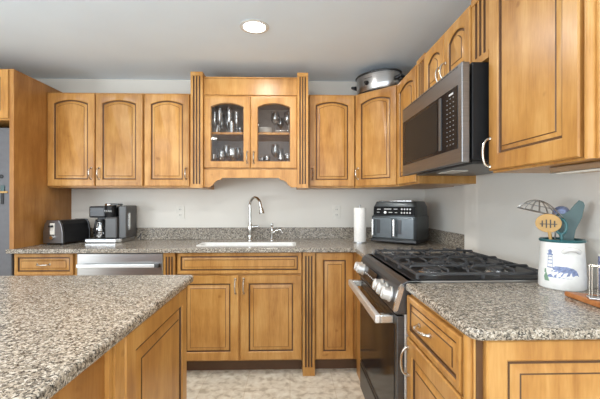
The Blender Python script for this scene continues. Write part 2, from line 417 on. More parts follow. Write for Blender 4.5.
place_row(goblet, [(gx(x), y, s, 'round clear goblet on lower shelf behind left glass door') for x, y, s in
    [(214.5,2.90,.72),(221.5,2.93,.95),(233,2.92,1.1)]], ZF, 'goblets on the lower left shelf', 'goblet', 'glass')
place_row(wine, [(gx(x), y, s, 'clear wine glass on lower shelf behind left glass door') for x, y, s in
    [(217,3.06,.9),(224.5,3.02,1.1),(229.5,3.08,.85),(236,3.05,1.0)]], ZF, 'wine glasses on the lower left shelf', 'wine_glass', 'glass')
place_row(wine, [(gx(x), y, s, 'clear wine glass on upper shelf behind right glass door') for x, y, s in
    [(275,2.98,1.12),(280,3.07,.95),(288,2.98,1.1)]], ZS, 'wine glasses on the upper right shelf', 'wine_glass', 'glass')
place_row(goblet, [(gx(x), y, s, 'clear goblet on lower shelf behind right glass door') for x, y, s in
    [(262,2.93,.6),(267.5,2.90,.65),(281,2.91,.7),(288,3.0,.9)]], ZF, 'goblets on the lower right shelf', 'goblet', 'glass')
place_row(wine, [(gx(x), y, s, 'tall clear wine glass on lower shelf behind right glass door') for x, y, s in
    [(275,3.02,1.15),(279.5,3.08,1.0)]], ZF, 'tall wine glasses on the lower right shelf', 'wine_glass', 'glass')
pb = None
for k in range(5):
    if pb is None: pb = o = MB().lathe([(0,0),(.030,0),(.055,.010),(.056,.012),(.030,.004),(0,.004)], WHITE, n=28, caps=False).build('saucer', smooth=True)
    else: o = pb.copy(); COL.objects.link(o)
    o.location = (gx(265.5), 2.92, ZS+k*.0085)
    o['label'] = 'white saucer in the stack on upper shelf behind right glass door'; o['category'] = 'saucer'; o['group'] = 'white saucers stacked on the shelf'
tag(MB().lathe([(0,0),(.028,0),(.05,.012),(.051,.015),(.03,.006),(0,.005)], WHITE, n=28, caps=False).build('saucer', smooth=True),
    'single white dish beside the saucer stack under the wine glasses', 'saucer', loc=(gx(281), 2.89, ZS))
# right narrow cabinet
C0, C1 = bx(308.5), bx(355.3)
c = cabinet('wall_cabinet', 'single door wall cabinet between the right pilaster and corner cabinet', (C0, YU, ZU), C1-C0-.001, DU, HU)
put_door(c, .008, .012, C1-C0-.014, HU-.022, .027, .024, .10)
# diagonal corner cabinet
XF = .807
k_ = XF-C1
c = thing('corner_wall_cabinet', 'angled corner wall cabinet with arched door under the slow cooker', 'cabinet', (C1, YU, ZU))
YD = YU-k_
MB().prism([(0.001,0),(k_,-k_),(XP-C1,-k_),(XP-C1, 2.352-YU+.0) if False else (XW-C1,-k_),(XW-C1,DU),(0.001,DU)], 'z', 0, HU, WOOD).build('body', c, bev=.0015)
L = k_*math.sqrt(2)
d = door_mb(L-.028, HU-.022, .027).build('door', c, smooth=True); d.location = (.012, -.012-.0, .012); d.rotation_euler = (0, 0, -PI/4)
hd = handle_mb().build('handle', d, smooth=True); hd.location = (.024, -.02, .10)

# ------------------------------------------------------------------ right run, upper cabinets (fronts face the stove aisle)
R = -PI/2
def rcab(name, label, yfar, ynear, z, h, depth=None, **k):
    return cabinet(name, label, (XF, yfar, z), yfar-ynear, (XP-XF) if depth is None else depth, h, R, **k)
GU = 1.392; GY = 1.431; YE1 = 2.200
c = rcab('wall_cabinet', 'narrow wall cabinet between the corner cabinet and the microwave', YD-.002, YE1, ZU, HU)
put_door(c, .012, .012, YD-.002-YE1-.02, HU-.022, .027)
pilaster('fluted strip beyond the microwave cabinet doors', (XF-.012, YE1-.002, 1.835), .130, .30, XP-XF+.01, R, group='fluted strips above the microwave')
F0, F1 = 2.066, 1.532
c = rcab('wall_cabinet', 'short double door cabinet mounted above the microwave', F0, F1, 1.835, ZU+HU-1.835)
fw = (F0-F1)/2
put_door(c, .004, .01, fw-.007, ZU+HU-1.835-.018, .03, fw-.03, .07, f=.045)
put_door(c, fw+.003, .01, fw-.007, ZU+HU-1.835-.018, .03, .024, .07, f=.045)
pilaster('fluted strip between the microwave cabinet and large near cabinet', (XF-.012, F1-.002, 1.835), F1-.002-GU-.002, .30, XP-XF+.01, R, group='fluted strips above the microwave')
GN = .905
c = rcab('wall_cabinet', 'large near wall cabinet right of the microwave with broad flat panel door', GU-.002, GN, ZU, HU)
gw = GU-.002-GN
put_door(c, .003, .008, gw-.045, HU-.016, 0, .012, .07, f=.058, hL=.11, slope=.012)
m = MB().tube([(gw-.02, -.006, 0.0), (gw-.02, -.006, HU)], .013, WOOD, 12); m.build('corner_bead', c, smooth=True)
# under cabinet light
u = thing('under_cabinet_light', 'slim grey light bar under the large near wall cabinet', 'light', (.85, 1.14, ZU-.022))
MB().box(0, .05, -.21, 0, 0, .021, STEEL).build('housing', u, bev=.003)
MB().box(.008, .042, -.20, -.02, -.003, 0, IVORY).build('diffuser', u)
MB().box(.0, .05, -.225, -.21, -.004, .018, BLACKP).build('end_cap', u)

# ------------------------------------------------------------------ microwave
mw = thing('microwave', 'black and stainless microwave mounted over the stove', 'microwave', (.70, 2.190, 1.419), R)
W = .762; H = .412
MB().box(0.004, W-.004, .045, .466, .012, H, BLACKM).build('body', mw, bev=.003)
d = MB().box(0, W, 0, .034, 0, H, MSTEEL).build('door', mw, bev=.004)
MB().box(.012, W-.035, -.002, .001, .062, H-.085, BLACKG).build('window_glass', d, bev=.0008)
m = MB()
def rrect(x0, x1, z0, z1, r, y, n=5):
    pts = []
    for cx, cz, a0 in ((x1-r, z0+r, -PI/2), (x1-r, z1-r, 0), (x0+r, z1-r, PI/2), (x0+r, z0+r, PI)):
        for k in range(n+1):
            a = a0+PI/2*k/n; pts.append((cx+r*math.cos(a), y, cz+r*math.sin(a)))
    return pts
m.rings([rrect(.07, .525, .075, H-.10, .025, -.0025), rrect(.07, .525, .075, H-.10, .025, -.0035)], SCREEN, SCREEN, SCREEN)
m.build('window_screen', d)
MB().box(.548, .575, -.006, -.002, .075, H-.095, GREYP).build('grip_strip', d, bev=.002)
m = MB()
for r_ in range(11):
    for q in range(3):
        x = .628+q*.030; z = .085+r_*.020
        m.box(x, x+.008, -.0030, -.002, z, z+.003, GREYM)
m.box(.65, .69, -.003, -.002, .300, .308, MARK)
m.build('keypad_marks', d)
m = MB()
for q in range(24): m.box(.02+q*.03, .04+q*.03, -.001, .0, H-.012, H-.008, BLACKP)
m.build('vent_slots', d)
MB().box(.05, W-.05, .07, .42, -.002, .012, GREYP).build('grease_filter', mw, bev=.002)
MB().box(.25, .42, .12, .2, -.006, -.002, IVORY).build('task_lamp', mw)

# ------------------------------------------------------------------ slow cooker
sc = thing('slow_cooker', 'oval stainless slow cooker with black lid on top of corner cabinet', 'slow cooker', (.715, 2.872, ZU+HU+.001), -PI/4); sc.scale = (1.12, 1.05, 1.08)
MB().lathe([(.155, .012), (.163, .02), (.168, .06), (.170, .13)], STEEL, sx=1, sy=.72, n=40).build('body', sc, smooth=True)
MB().lathe([(.15, 0), (.158, .012), (.15, .014)], BLACKP, sx=1, sy=.72, n=40).build('base', sc, smooth=True)
MB().lathe([(.160, .128), (.176, .130), (.178, .139), (.168, .146), (.14, .150)], BLACKP, sx=1, sy=.72, n=40).build('rim', sc, smooth=True)
ld = MB().lathe([(.165, .146), (.10, .158), (.03, .163), (0, .164)], BLACKG, sx=1, sy=.72, n=40, caps=False).build('lid', sc, smooth=True)
MB().lathe([(.012, .163), (.012, .172), (.022, .178), (.02, .186), (0, .188)], BLACKP, n=16).build('lid_knob', ld, smooth=True)
for s in (-1, 1):
    MB().tube([(s*.165, -.045, .075), (s*.195, -.04, .085), (s*.202, 0, .088), (s*.195, .04, .085), (s*.165, .045, .075)], [.014,.012,.011,.012,.014], BLACKP).build('handle', sc, smooth=True)
MB().lathe([(.016, -.122), (.016, -.130), (.010, -.146), (0, -.146)], BLACKP, (-.02, 0, .065), 16, axis='y').build('dial', sc, smooth=True)
MB().box(-.045, .02, -.1235, -.120, .098, .101, SLOT).build('badge', sc)

# ------------------------------------------------------------------ back run, base cabinets
YB = 2.60; DB = YW-YB-.024; BH = CT-.03
def fx(px): return ax(px, 2.585)
c0, c1 = -1.974, fx(76)
c = cabinet('base_cabinet', 'base cabinet with one drawer beside the dishwasher', (c0, YB, 0), c1-c0, DB, BH, toe=.10)
put_door(c, .012, .735, c1-c0-.03, .152, 0, (c1-c0-.03)/2, .076, name='drawer', f=.02, horiz=True, slope=.014)
put_door(c, .012, .12, c1-c0-.03, .60, 0, c1-c0-.07, .48)
# dishwasher
d0, d1 = fx(77.2), fx(163.6)
dwr = thing('dishwasher', 'stainless dishwasher with a bar handle under the back counter', 'dishwasher', (d0, YB-.022, 0))
MB().box(0, d1-d0, .03, DB, .10, BH-.002, GREYP).build('body', dwr)
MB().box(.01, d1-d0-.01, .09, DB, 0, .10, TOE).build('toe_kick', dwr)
dd = MB().box(.004, d1-d0-.004, -.002, .03, .105, BH-.010, STEEL).build('door', dwr, bev=.004)
MB().box(.02, d1-d0-.02, -.044, -.030, .792, .818, HSTEEL).box(.03, .05, -.03, 0, .796, .814, HSTEEL).box(d1-d0-.05, d1-d0-.02, -.046, 0, .790, .820, GREYP).build('handle', dd, bev=.004)
# pilasters
pilaster('fluted base pilaster between dishwasher and sink cabinet', (fx(164.4), YB-.035, 0), fx(176)-fx(164.4), BH-.001, DB, group='base pilasters')
pilaster('fluted base pilaster right of the sink cabinet reaching the floor', (fx(302.6), YB-.035, 0), fx(314.6)-fx(302.6), BH-.001, DB, foot=.06, group='base pilasters')
s0, s1 = fx(176.4), fx(302.2); sw = s1-s0
c = cabinet('sink_cabinet', 'sink base cabinet with false drawer front and two doors', (s0, YB, 0), sw, DB, BH, toe=.10)
bpy.data.objects.remove([ch for ch in c.children if ch.name.startswith('body')][0])
MB().box(0, .018, 0, DB, .10, BH, WOOD).box(sw-.018, sw, 0, DB, .10, BH, WOOD).box(.018, sw-.018, 0, .018, .10, BH, WOOD).box(.018, sw-.018, .018, DB, .10, .118, WOOD).box(.018, sw-.018, DB-.01, DB, .118, BH, WOOD).build('body', c)
put_door(c, .006, .737, sw-.012, .152, 0, name='false_drawer', f=.02, slope=.014)
dw = (sw-.024)/2
put_door(c, .006, .112, dw, .614, 0, dw-.024, .535, hL=.10, f=.056, slope=.022)
put_door(c, .006+dw+.012, .112, dw, .614, 0, .024, .535, hL=.10, f=.056, slope=.022)
e0, e1 = fx(315), fx(354)
c = cabinet('base_cabinet', 'narrow single door base cabinet between pilaster and stove', (e0, YB, 0), XW-.03-e0, DB, BH, toe=.10)
put_door(c, .006, .112, .275, .775, 0, f=.05, slope=.02)
o = MB().box(0, XW-.49, -.0, YB-2.205-.002, 0, BH, WOOD).build('corner_filler_cabinet'); tag(o, 'plain cabinet block in the corner beyond the stove', 'cabinet', loc=(.49, 2.205, 0))

# ------------------------------------------------------------------ countertops
def slab(name, xs, ys, skip, z0, z1, mat, bev=.008):
    bm = bmesh.new(); vt = {}
    def V(i, j, z):
        k = (i, j, z)
        if k not in vt: vt[k] = bm.verts.new((xs[i], ys[j], z0 if z == 0 else z1))
        return vt[k]
    cells = {(i, j) for i in range(len(xs)-1) for j in range(len(ys)-1)}-set(skip)
    for i, j in cells:
        bm.faces.new([V(i,j,1), V(i+1,j,1), V(i+1,j+1,1), V(i,j+1,1)])
        bm.faces.new([V(i,j+1,0), V(i+1,j+1,0), V(i+1,j,0), V(i,j,0)])
        for di, dj, a, b in ((-1,0,(i,j+1),(i,j)), (1,0,(i+1,j),(i+1,j+1)), (0,-1,(i,j),(i+1,j)), (0,1,(i+1,j+1),(i,j+1))):
            if (i+di, j+dj) not in cells: bm.faces.new([V(*a,0), V(*b,0), V(*b,1), V(*a,1)])
    me = bpy.data.meshes.new(name); bm.to_mesh(me); bm.free(); me.materials.append(mat)
    o = bpy.data.objects.new(name, me); COL.objects.link(o)
    b = o.modifiers.new('bevel', 'BEVEL'); b.width = bev; b.segments = 3; b.limit_method = 'ANGLE'
    for p in me.polygons: p.use_smooth = False
    return o
SX0, SX1, SY0, SY1 = ax(200, 2.75), ax(294.5, 2.75), 2.665, 2.86
o = slab('back_countertop', [-1.976, PX1+.001, SX0, SX1, .467, XW-.001], [2.205, 2.522, 2.529, SY0, SY1, YW-.021, YW-.001], 
         [(i, 0) for i in range(4)]+[(2, 3)]+[(0, 2), (0, 3), (0, 4), (0, 5)], BH, CT, GRAN)
tag(o, 'long speckled granite counter along the back wall with the sink', 'countertop')
o = MB().box(PX1+.001, XW-.023, YW-.02, YW, CT, CT+.102, GRAN).build('back_splash', bev=.002); tag(o, 'low granite splash strip along the back wall', 'backsplash')
o = MB().box(XW-.022, XW-.001, 2.355, YW-.021, CT, CT+.102, GRAN).build('side_splash', bev=.002); tag(o, 'short granite splash strip on side wall behind the air fryer', 'backsplash')
NY0, NY1 = .896, 1.429
def poly_slab(name, pts, z0, z1, mat, bev):
    o = MB().prism(pts, 'z', z0, z1, mat).build(name); b = o.modifiers.new('bevel', 'BEVEL'); b.width = bev; b.segments = 3; b.limit_method = 'ANGLE'; b.angle_limit = math.radians(50); return o
def arc(cx, cy, r, a0, a1, n=6): return [(cx+r*math.cos(a0+(a1-a0)*k/n), cy+r*math.sin(a0+(a1-a0)*k/n)) for k in range(n+1)]
o = poly_slab('side_countertop', arc(.467+.035, NY0+.035, .035, PI, 1.5*PI)+[(XP-.001, NY0), (XP-.001, NY1), (.467, NY1)], BH, CT, GRAN, .010); tag(o, 'near granite counter right of the stove under the utensil crock', 'countertop')
# sink
sk = thing('sink', 'white sink set into the back granite counter', 'sink', (SX0, SY0, CT))
sw_, sd_ = SX1-SX0, SY1-SY0
def rr(i, z, r=.04): return [(x, y, z) for x, _, y in [(p[0], 0, p[2]) for p in rrect(i, sw_-i, i, sd_-i, r, 0)]]
MB().rings([rr(-.012,.0005,.03), rr(-.012,.005,.03), rr(-.002,.006,.03), rr(.008,.001,.03), rr(.022,-.15,.04), rr(.05,-.165,.04)], WHITE, None, WHITE).build('basin', sk, smooth=True)
MB().lathe([(.035, -.163), (.035, -.160), (.02, -.162)], STEEL, (sw_*.5, sd_*.5, 0)).build('drain', sk, smooth=True)
# faucet
fx_ = ax(250, 3.06)
f = thing('kitchen_faucet', 'tall chrome gooseneck faucet with pull down head behind the sink', 'faucet', (fx_, 3.065, CT))
MB().lathe([(.027, 0), (.027, .006), (.020, .014), (.018, .05), (.021, .07), (.023, .10), (.019, .135), (.014, .15)], CHROME).build('base', f, smooth=True)
pts = [(0, 0, .14), (0, 0, .30)]
for k in range(1, 13):
    a = PI*k/12*.93; pts.append((.048*(1-math.cos(a)), -.065*(1-math.cos(a))*.8, .30+.066*math.sin(a)))
MB().tube(pts, .0125, CHROME, 12).build('neck', f, smooth=True)
e = Vector(pts[-1]); 
MB().tube([e, e+Vector((.006,-.002,-.03)), e+Vector((.012,-.005,-.055)), e+Vector((.014,-.006,-.078)), e+Vector((.0145,-.006,-.082))], [.013,.016,.020,.025,.022], CHROME, 16).build('spray_head', f, smooth=True)
MB().tube([(.015,0,.115),(.04,-.005,.115),(.065,-.008,.118)], [.012,.014,.013], CHROME).tube([(.065,-.008,.118),(.078,-.01,.125)], [.009,.006], CHROME).build('lever', f, smooth=True)
f = thing('soap_dispenser', 'small chrome soap dispenser right of the tall faucet', 'soap dispenser', (ax(272, 3.06), 3.065, CT))
MB().lathe([(.020, 0), (.020, .005), (.012, .014), (.010, .07), (.013, .09), (.010, .10), (.006, .115), (.011, .122), (.013, .135), (.009, .146), (0, .149)], CHROME, n=16).build('body', f, smooth=True)
MB().tube([(.008,0,.062),(.035,-.008,.085),(.06,-.014,.092),(.082,-.02,.082),(.092,-.022,.062)], [.007,.007,.006,.006,.006], CHROME).build('spout', f, smooth=True)

# outlets
def outlet(x, z, label, kind=0):
    t = thing('wall_outlet', label, 'outlet', (x, YW, z))
    MB().box(-.036, .036, -.006, 0, -.058, .058, IVORY).build('cover_plate', t, bev=.002)
    for s in (-1, 1):
        m = MB().box(-.017, .017, -.009, -.006, s*.024-.014, s*.024+.014, IVORY)
        m.box(-.008, -.005, -.0095, -.009, s*.024-.004, s*.024+.007, SLOT).box(.005, .008, -.0095, -.009, s*.024-.004, s*.024+.007, SLOT)
        m.build('socket', t)
outlet(ax(180.5, YW), 1.165, 'ivory wall outlet between the coffee maker and faucet')
outlet(ax(336.5, YW), 1.165, 'ivory wall outlet left of the paper towel roll')

# ------------------------------------------------------------------ stove
st = thing('gas_range', 'slide-in black stainless gas stove with front knobs', 'stove', (.438, 2.203, .012), R)
W = .768; DR = .725
MB().box(.002, W-.002, .03, DR, .09, .90, HSTEEL).build('body', st, bev=.002)
MB().box(.03, W-.03, .08, DR-.05, -.012, .09, BLACKP).build('plinth', st)
MB().box(0, W, .045, DR, .90, .922, STEEL).build('cooktop_rim', st, bev=.003)
MB().box(.014, W-.014, .065, DR-.03, .9215, .926, BLACKM).build('cooktop', st, bev=.002)
cp = MB().prism([(-.004,.785),(-.014,.80),(-.006,.84),(.010,.895),(.022,.912),(.045,.922),(.10,.922),(.10,.785)], 'x', 0, W, BSTEEL).build('control_panel', st, bev=.003)
m = MB().prism([(-.0148,.797),(-.0165,.802),(-.0085,.842),(.0085,.898),(.018,.910),(.03,.90),(.0,.80)], 'x', W-.012, W+.001, STEELH); m.build('panel_trim', st)
def onp(z): return -.014+(.024)*((z-.80)/.095)   # front of the slanted panel
tilt = math.atan(.024/.095)
dsp = MB().box(-.13, .13, -.004, .002, -.035, .035, BLACKG).build('display', st); dsp.location = (.32, onp(.848)-.008, .850); dsp.rotation_euler = (-tilt, 0, 0)
m = MB()
for q in range(6): m.box(-.10+q*.035, -.085+q*.035, -.0048, -.004, -.004, .002, MARK)
m.build('display_marks', dsp)
for i, x in enumerate((.055, .125, .535, .61, .685)):
    kb = MB().lathe([(.033, 0), (.033, -.006), (.029, -.008), (.027, -.036), (.022, -.04), (0, -.04)], HSTEEL, axis='y', n=20).box(-.004, .004, -.044, -.038, -.018, .018, CHROME).build('knob', st, smooth=True)
    kb.location = (x, onp(.848)-.003, .848); kb.rotation_euler = (-tilt, 0, 0)
dr = MB().box(.004, W-.004, -.002, .03, .275, .778, BSTEEL).build('oven_door', st, bev=.004)
MB().box(.03, W-.035, -.004, -.001, .285, .735, BLACKG).build('oven_window', dr, bev=.001)
m = MB().box(.04, W-.04, -.082, -.058, .736, .772, HSTEEL).box(.04, .075, -.06, 0, .736, .772, STEELH).box(W-.075, W-.04, -.06, 0, .736, .772, STEELH)
m.build('handle', dr, bev=.006)
m = MB()
for q in range(20): m.box(.05+q*.034, .072+q*.034, -.0035, -.001, .752, .758, BLACKP)
m.build('door_vent', dr)
dr = MB().box(.004, W-.004, -.002, .03, .095, .265, BSTEEL).build('warming_drawer', st, bev=.004)
MB().box(.02, W-.02, -.005, -.002, .235, .25, BLACKM).build('drawer_grip', dr, bev=.002)
# burners and grates
for x, y, r in ((.145, .20, .040), (.145, .50, .034), (.384, .34, .050), (.62, .20, .046), (.62, .50, .034)):
    bn = MB().lathe([(r+.016, .926), (r+.014, .931), (r, .934), (r, .938)], STEELH, (x, y, 0), 28).build('burner', st, smooth=True)
    MB().lathe([(r*.86, .938), (r*.88, .946), (r*.7, .949), (0, .949)], IRON, (x, y, 0), 28).build('burner_cap', bn, smooth=True)
ZG = .964
for k in range(3):
    x0 = .022+k*.243; x1 = x0+.238; y0, y1 = .085, DR-.075; b = .006
    m = MB()
    for x in (x0+b, x1-b): m.box(x-b, x+b, y0, y1, ZG-.024, ZG-.013, IRON)
    for y in (y0+b, (y0+y1)/2, y1-b): m.box(x0, x1, y-b, y+b, ZG-.024, ZG-.013, IRON)
    xm = (x0+x1)/2
    def finger(p, q_, wd=.0045):      # a raised bar that rises from the frame at p and runs level towards q_
        ax_ = 'y' if abs(p[0]-q_[0]) > abs(p[1]-q_[1]) else 'x'; k0 = 0 if ax_ == 'y' else 1; c_ = p[1-k0]
        a_, e_ = p[k0], q_[k0]; s_ = 1 if e_ > a_ else -1
        m.prism([(a_, ZG-.020), (a_+s_*.016, ZG), (e_, ZG), (e_, ZG-.008), (a_+s_*.020, ZG-.010), (a_+s_*.006, ZG-.024)], ax_, c_-wd, c_+wd, IRON)
    for yy in (y0+(y1-y0)*f_ for f_ in (.10, .25, .40, .60, .75, .90)):
        lim = .022 if abs(yy-(y0*.75+y1*.25)) < .01 or abs(yy-(y0*.25+y1*.75)) < .01 else .060
        for sx in (-1, 1): finger((xm+sx*.117, yy), (xm+sx*lim, yy))
    for yy in ((y0*.75+y1*.25), (y0*.25+y1*.75)):
        for sy in (-1, 1): finger((xm, yy+sy*(y1-y0)*.245), (xm, yy+sy*.022))
    for x in (x0+b, x1-b):
        for y in (y0+b, (y0+y1)/2, y1-b): m.box(x-.007, x+.007, y-.007, y+.007, .9255, ZG-.014, IRON)
    m.build('grate', st, bev=.002)

# ------------------------------------------------------------------ near right base cabinet
XB = .492
c = cabinet('base_cabinet', 'near base cabinet right of the stove with drawer and raised end panel', (XB, GY-.002, 0), GY-.002-.935, XP-XB, BH, R, toe=.10)
cw = GY-.002-.935
put_door(c, .004, .722, cw-.045, .158, 0, (cw-.045)/2-.03, .085, name='drawer', f=.02, horiz=True, hL=.10, slope=.014)
put_door(c, .004, .112, cw-.045, .600, 0, .022, .51, hL=.11, f=.056, slope=.022)
m = MB().tube([(cw-.017, -.008, .10), (cw-.017, -.008, BH-.001)], .012, WOOD, 12).box(cw, cw+.003, .004, .022, .10, BH-.001, GLAZE); m.build('corner_bead', c, smooth=True)  # thin dark strip colours in the shaded gap beside the end panel
ep = door_mb(XP-XB-.030, BH-.112, 0, f=.052, slope=.022).build('end_panel', c, smooth=True)
ep.location = (cw, .024, .108); ep.rotation_euler = (0, 0, PI/2)

# ------------------------------------------------------------------ island
IX = -.434; IYb = 1.628
o = poly_slab('island_countertop', [(-2.0, -.3), (IX, -.3)]+arc(IX-.022, IYb-.022, .022, 0, PI/2)+[(-2.0, IYb)], BH-.002, CT, GRAN, .010); tag(o, 'large granite island top filling the lower left', 'countertop')
isl = thing('kitchen_island', 'wooden kitchen island base with raised panel on its aisle side', 'kitchen island', (-1.9, -.2, 0))
iw = 1.9+IX-.035; il = 1.562+.2
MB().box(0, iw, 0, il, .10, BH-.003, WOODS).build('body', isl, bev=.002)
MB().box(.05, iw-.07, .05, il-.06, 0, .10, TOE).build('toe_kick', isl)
y_a, y_b = .985+.2, il
p_ = door_mb(y_b-y_a-.002, BH-.11, 0, f=.062, slope=.03).build('raised_panel', isl, smooth=True); p_.location = (iw, y_a, .102); p_.rotation_euler = (0, 0, PI/2)
m = MB().box(iw, iw+.018, y_a-.055, y_a-.004, .102, BH-.006, WOOD).box(iw, iw+.004, y_a-.004, y_a, .102, BH-.006, GLAZE).box(iw, iw+.012, y_a-.075, y_a-.060, .102, BH-.006, WOOD).box(iw, iw+.002, y_a-.060, y_a-.055, .102, BH-.006, GLAZE)
m.build('corner_post', isl, bev=.002)

# ------------------------------------------------------------------ toaster
TZ = CT+.001
def rz2(px, Y): return ax(px, Y)
t = thing('toaster', 'long black and chrome toaster against the tall wood panel', 'toaster', (ax(62, 2.75), 2.75, TZ), -math.radians(10))
# local: x from -w..0 across end (end faces -y), y back along the length
wT, lT, hT = .162, .30, .185
prof = [(-wT, .012), (-wT-.0, .10), (-wT+.012, .155), (-wT+.032, hT), (-.032, hT), (-.012, .155), (0, .10), (0, .012)]
MB().prism(prof, 'y', .018, lT-.015, BLACKM).build('body', t, bev=.006)
p2 = [(x*1.0 - (.003 if x < -wT/2 else -.003), z+(.003 if z > .1 else 0)) for x, z in prof]
ec = MB().prism(p2, 'y', 0, .020, MSTEEL).build('end_panel', t, bev=.004)
MB().prism(p2, 'y', lT-.017, lT, BSTEEL).build('end_panel', t, bev=.004)
m = MB()
m.box(-wT*.62, -wT*.38, -.004, .001, .08, .165, IVORY); m.build('control_plate', ec)
MB().box(-wT*.57, -wT*.43, -.03, -.004, .135, .150, BLACKP).build('lever', ec, bev=.003)
MB().lathe([(.018, 0), (.018, -.006), (.014, -.016), (0, -.016)], CHROME, (-wT/2, 0, .055), 18, axis='y').build('dial', ec, smooth=True)
m = MB()
for s in (-.085,): m.box(s, s+.028, .035, lT-.03, hT-.002, hT+.001, SLOT)
m.build('bread_slots', t)
for x in (-wT+.02, -.02):
    for y in (.03, lT-.04): MB().lathe([(.009, 0), (.009, .014)], BLACKP, (x, y, 0), 10).build('foot', t)

# ------------------------------------------------------------------ coffee maker
cx0 = ax(84, 2.83)
t = thing('coffee_maker', 'black dual coffee maker with glass carafe and silver base', 'coffee maker', (ax(84, 2.92), 2.90, TZ), 0); t.scale = (.88, .88, 1.08)
s_ = 2.83/F
def q(px): return ax(px, 2.83)-cx0
MB().prism([(x, y) for x, y in [(.0, .04), (.02, 0), (q(122), 0), (q(128), .03), (q(130), .27), (0.02, .27)]], 'z', .0, .028, STEEL).build('base', t, bev=.006)
MB().box(q(89), q(130), .17, .28, .028, .27, BLACKP).build('rear_body', t, bev=.01)
MB().box(q(88), q(107), .045, .20, .185, .272, BLACKP).build('brew_head', t, bev=.012)
MB().box(q(108), q(122.5), .02, .18, .028, .19, GREYP).build('pod_tower', t, bev=.012)
MB().box(q(122.5), q(132), .05, .28, .028, .277, GREYP).build('water_tank', t, bev=.01)
MB().box(q(131.2), q(133), .09, .12, .09, .22, STEELH).build('side_strip', t, bev=.002)
ph = MB().lathe([(.042, .18), (.046, .185), (.047, .285), (.044, .292), (0, .293)], BLACKM, (q(112), .075, 0), 28).build('pod_head', t, smooth=True)
MB().lathe([(.0475, .275), (.049, .279), (.049, .287), (.045, .291)], CHROME, (q(112), .075, 0), 28).build('chrome_ring', ph, smooth=True)
MB().box(q(113), q(124), .03, .12, .278, .292, GREYP).build('lid_lever', ph, bev=.005)
# carafe
cf = MB().lathe([(.045, .03), (.056, .045), (.058, .09), (.050, .135), (.042, .15), (.041, .15), (.048, .133), (.055, .09), (.053, .047), (.04, .034)], GLASS, (q(98), .10, 0), 28).build('carafe', t, smooth=True)
MB().lathe([(.044, .150), (.046, .155), (.04, .172), (0, .174)], BLACKP, (q(98), .10, 0), 24).build('carafe_lid', cf, smooth=True)
MB().tube([(q(98)+.0,.06,.155),(q(98)-.0,.02,.15),(q(98)-.005,.015,.10),(q(98)-.005,.045,.055)], [.009,.01,.009,.008], BLACKP).build('carafe_handle', cf, smooth=True)
MB().lathe([(.054, .10), (.0585, .085), (.0585, .080), (.054, .078)], BLACKP, (q(98), .10, 0), 24).build('carafe_band', cf, smooth=True)
def text(body, size, mat, parent, loc, rot, name='lettering', ext=.0006):
    cu = bpy.data.curves.new(name, 'FONT'); cu.body = body; cu.size = size; cu.align_x = 'CENTER'; cu.align_y = 'CENTER'; cu.extrude = ext
    o = bpy.data.objects.new(name, cu); COL.objects.link(o)
    dg = bpy.context.evaluated_depsgraph_get(); me = bpy.data.meshes.new_from_object(o.evaluated_get(dg)); me.name = name
    bpy.data.objects.remove(o); me.materials.clear(); me.materials.append(mat)
    o = bpy.data.objects.new(name, me); COL.objects.link(o); o.parent = parent; o.location = loc; o.rotation_euler = rot; return o
text('KEURIG', .020, MARK, ph, (q(112), .075-.0485, .235), (PI/2, 0, 0))
# cord from coffee maker
crd = MB().tube([(ax(133.5, 2.98), 3.07, CT+.02), (ax(137, 3.0), 3.08, CT+.06), (ax(136, 3.0), 3.09, CT+.005), (ax(140, 3.0), 3.08, CT+.006)], .004, BLACKP).build('power_cord', smooth=True)
tag(crd, 'black power cord behind the coffee maker', 'cord')

# ------------------------------------------------------------------ paper towel roll
t = thing('paper_towel_roll', 'white paper towel roll standing left of the air fryer', 'paper towel', (ax(360, 2.86), 2.86, TZ))
MB().lathe([(.058, 0), (.058, .006), (.05, .009)], STEEL, n=28).build('stand_base', t, smooth=True)
MB().lathe([(.018, .009), (.048, .0095), (.049, .012), (.049, .278), (.047, .281), (.018, .281)], PAPER, n=32).build('paper', t, smooth=True)
MB().lathe([(.005, .009), (.005, .292), (.009, .296), (.008, .305), (0, .308)], STEEL, n=14).build('pole', t, smooth=True)

# ------------------------------------------------------------------ air fryer
A = Vector((.655, 2.865)); B = Vector((.945, 2.63)); dv = (B-A); wA = dv.length
t = thing('air_fryer', 'dark dual basket air fryer in the back corner beside the stove', 'air fryer', (A.x, A.y, TZ), math.atan2(dv.y, dv.x))
hA = .335; dA = .31
MB().prism([(0, .0), (0, dA), (wA, dA), (wA, 0)], 'z', .012, .035, BLACKP).build('base', t, bev=.006)
def rect(x0, x1, y0, y1, z, r=.03, n=4):
    pts = []
    for cx, cy, a0 in ((x1-r, y0+r, -PI/2), (x1-r, y1-r, 0), (x0+r, y1-r, PI/2), (x0+r, y0+r, PI)):
        for k in range(n+1):
            a = a0+PI/2*k/n; pts.append((cx+r*math.cos(a), cy+r*math.sin(a), z))
    return pts
MB().rings([rect(.004, wA-.004, .004, dA-.004, .03), rect(0, wA, 0, dA, .05), rect(0, wA, 0, dA, .215), rect(.006, wA-.006, .014, dA-.006, .222), rect(.008, wA-.008, .022, dA-.008, .29), rect(.022, wA-.022, .04, dA-.03, hA-.004), rect(.04, wA-.04, .06, dA-.05, hA)], SLATE, SLATE, SLATE).build('body', t, smooth=True)
MB().box(.05, wA-.05, .05, .10, hA-.003, hA+.004, CHROME).build('top_vent', t, bev=.003)
pn = MB().box(.02, wA-.012, -.003, .003, -.034, .034, BLACKG).build('control_panel', t, bev=.002); pn.location = (0, .015, .258); pn.rotation_euler = (-.12, 0, 0)
m = MB()
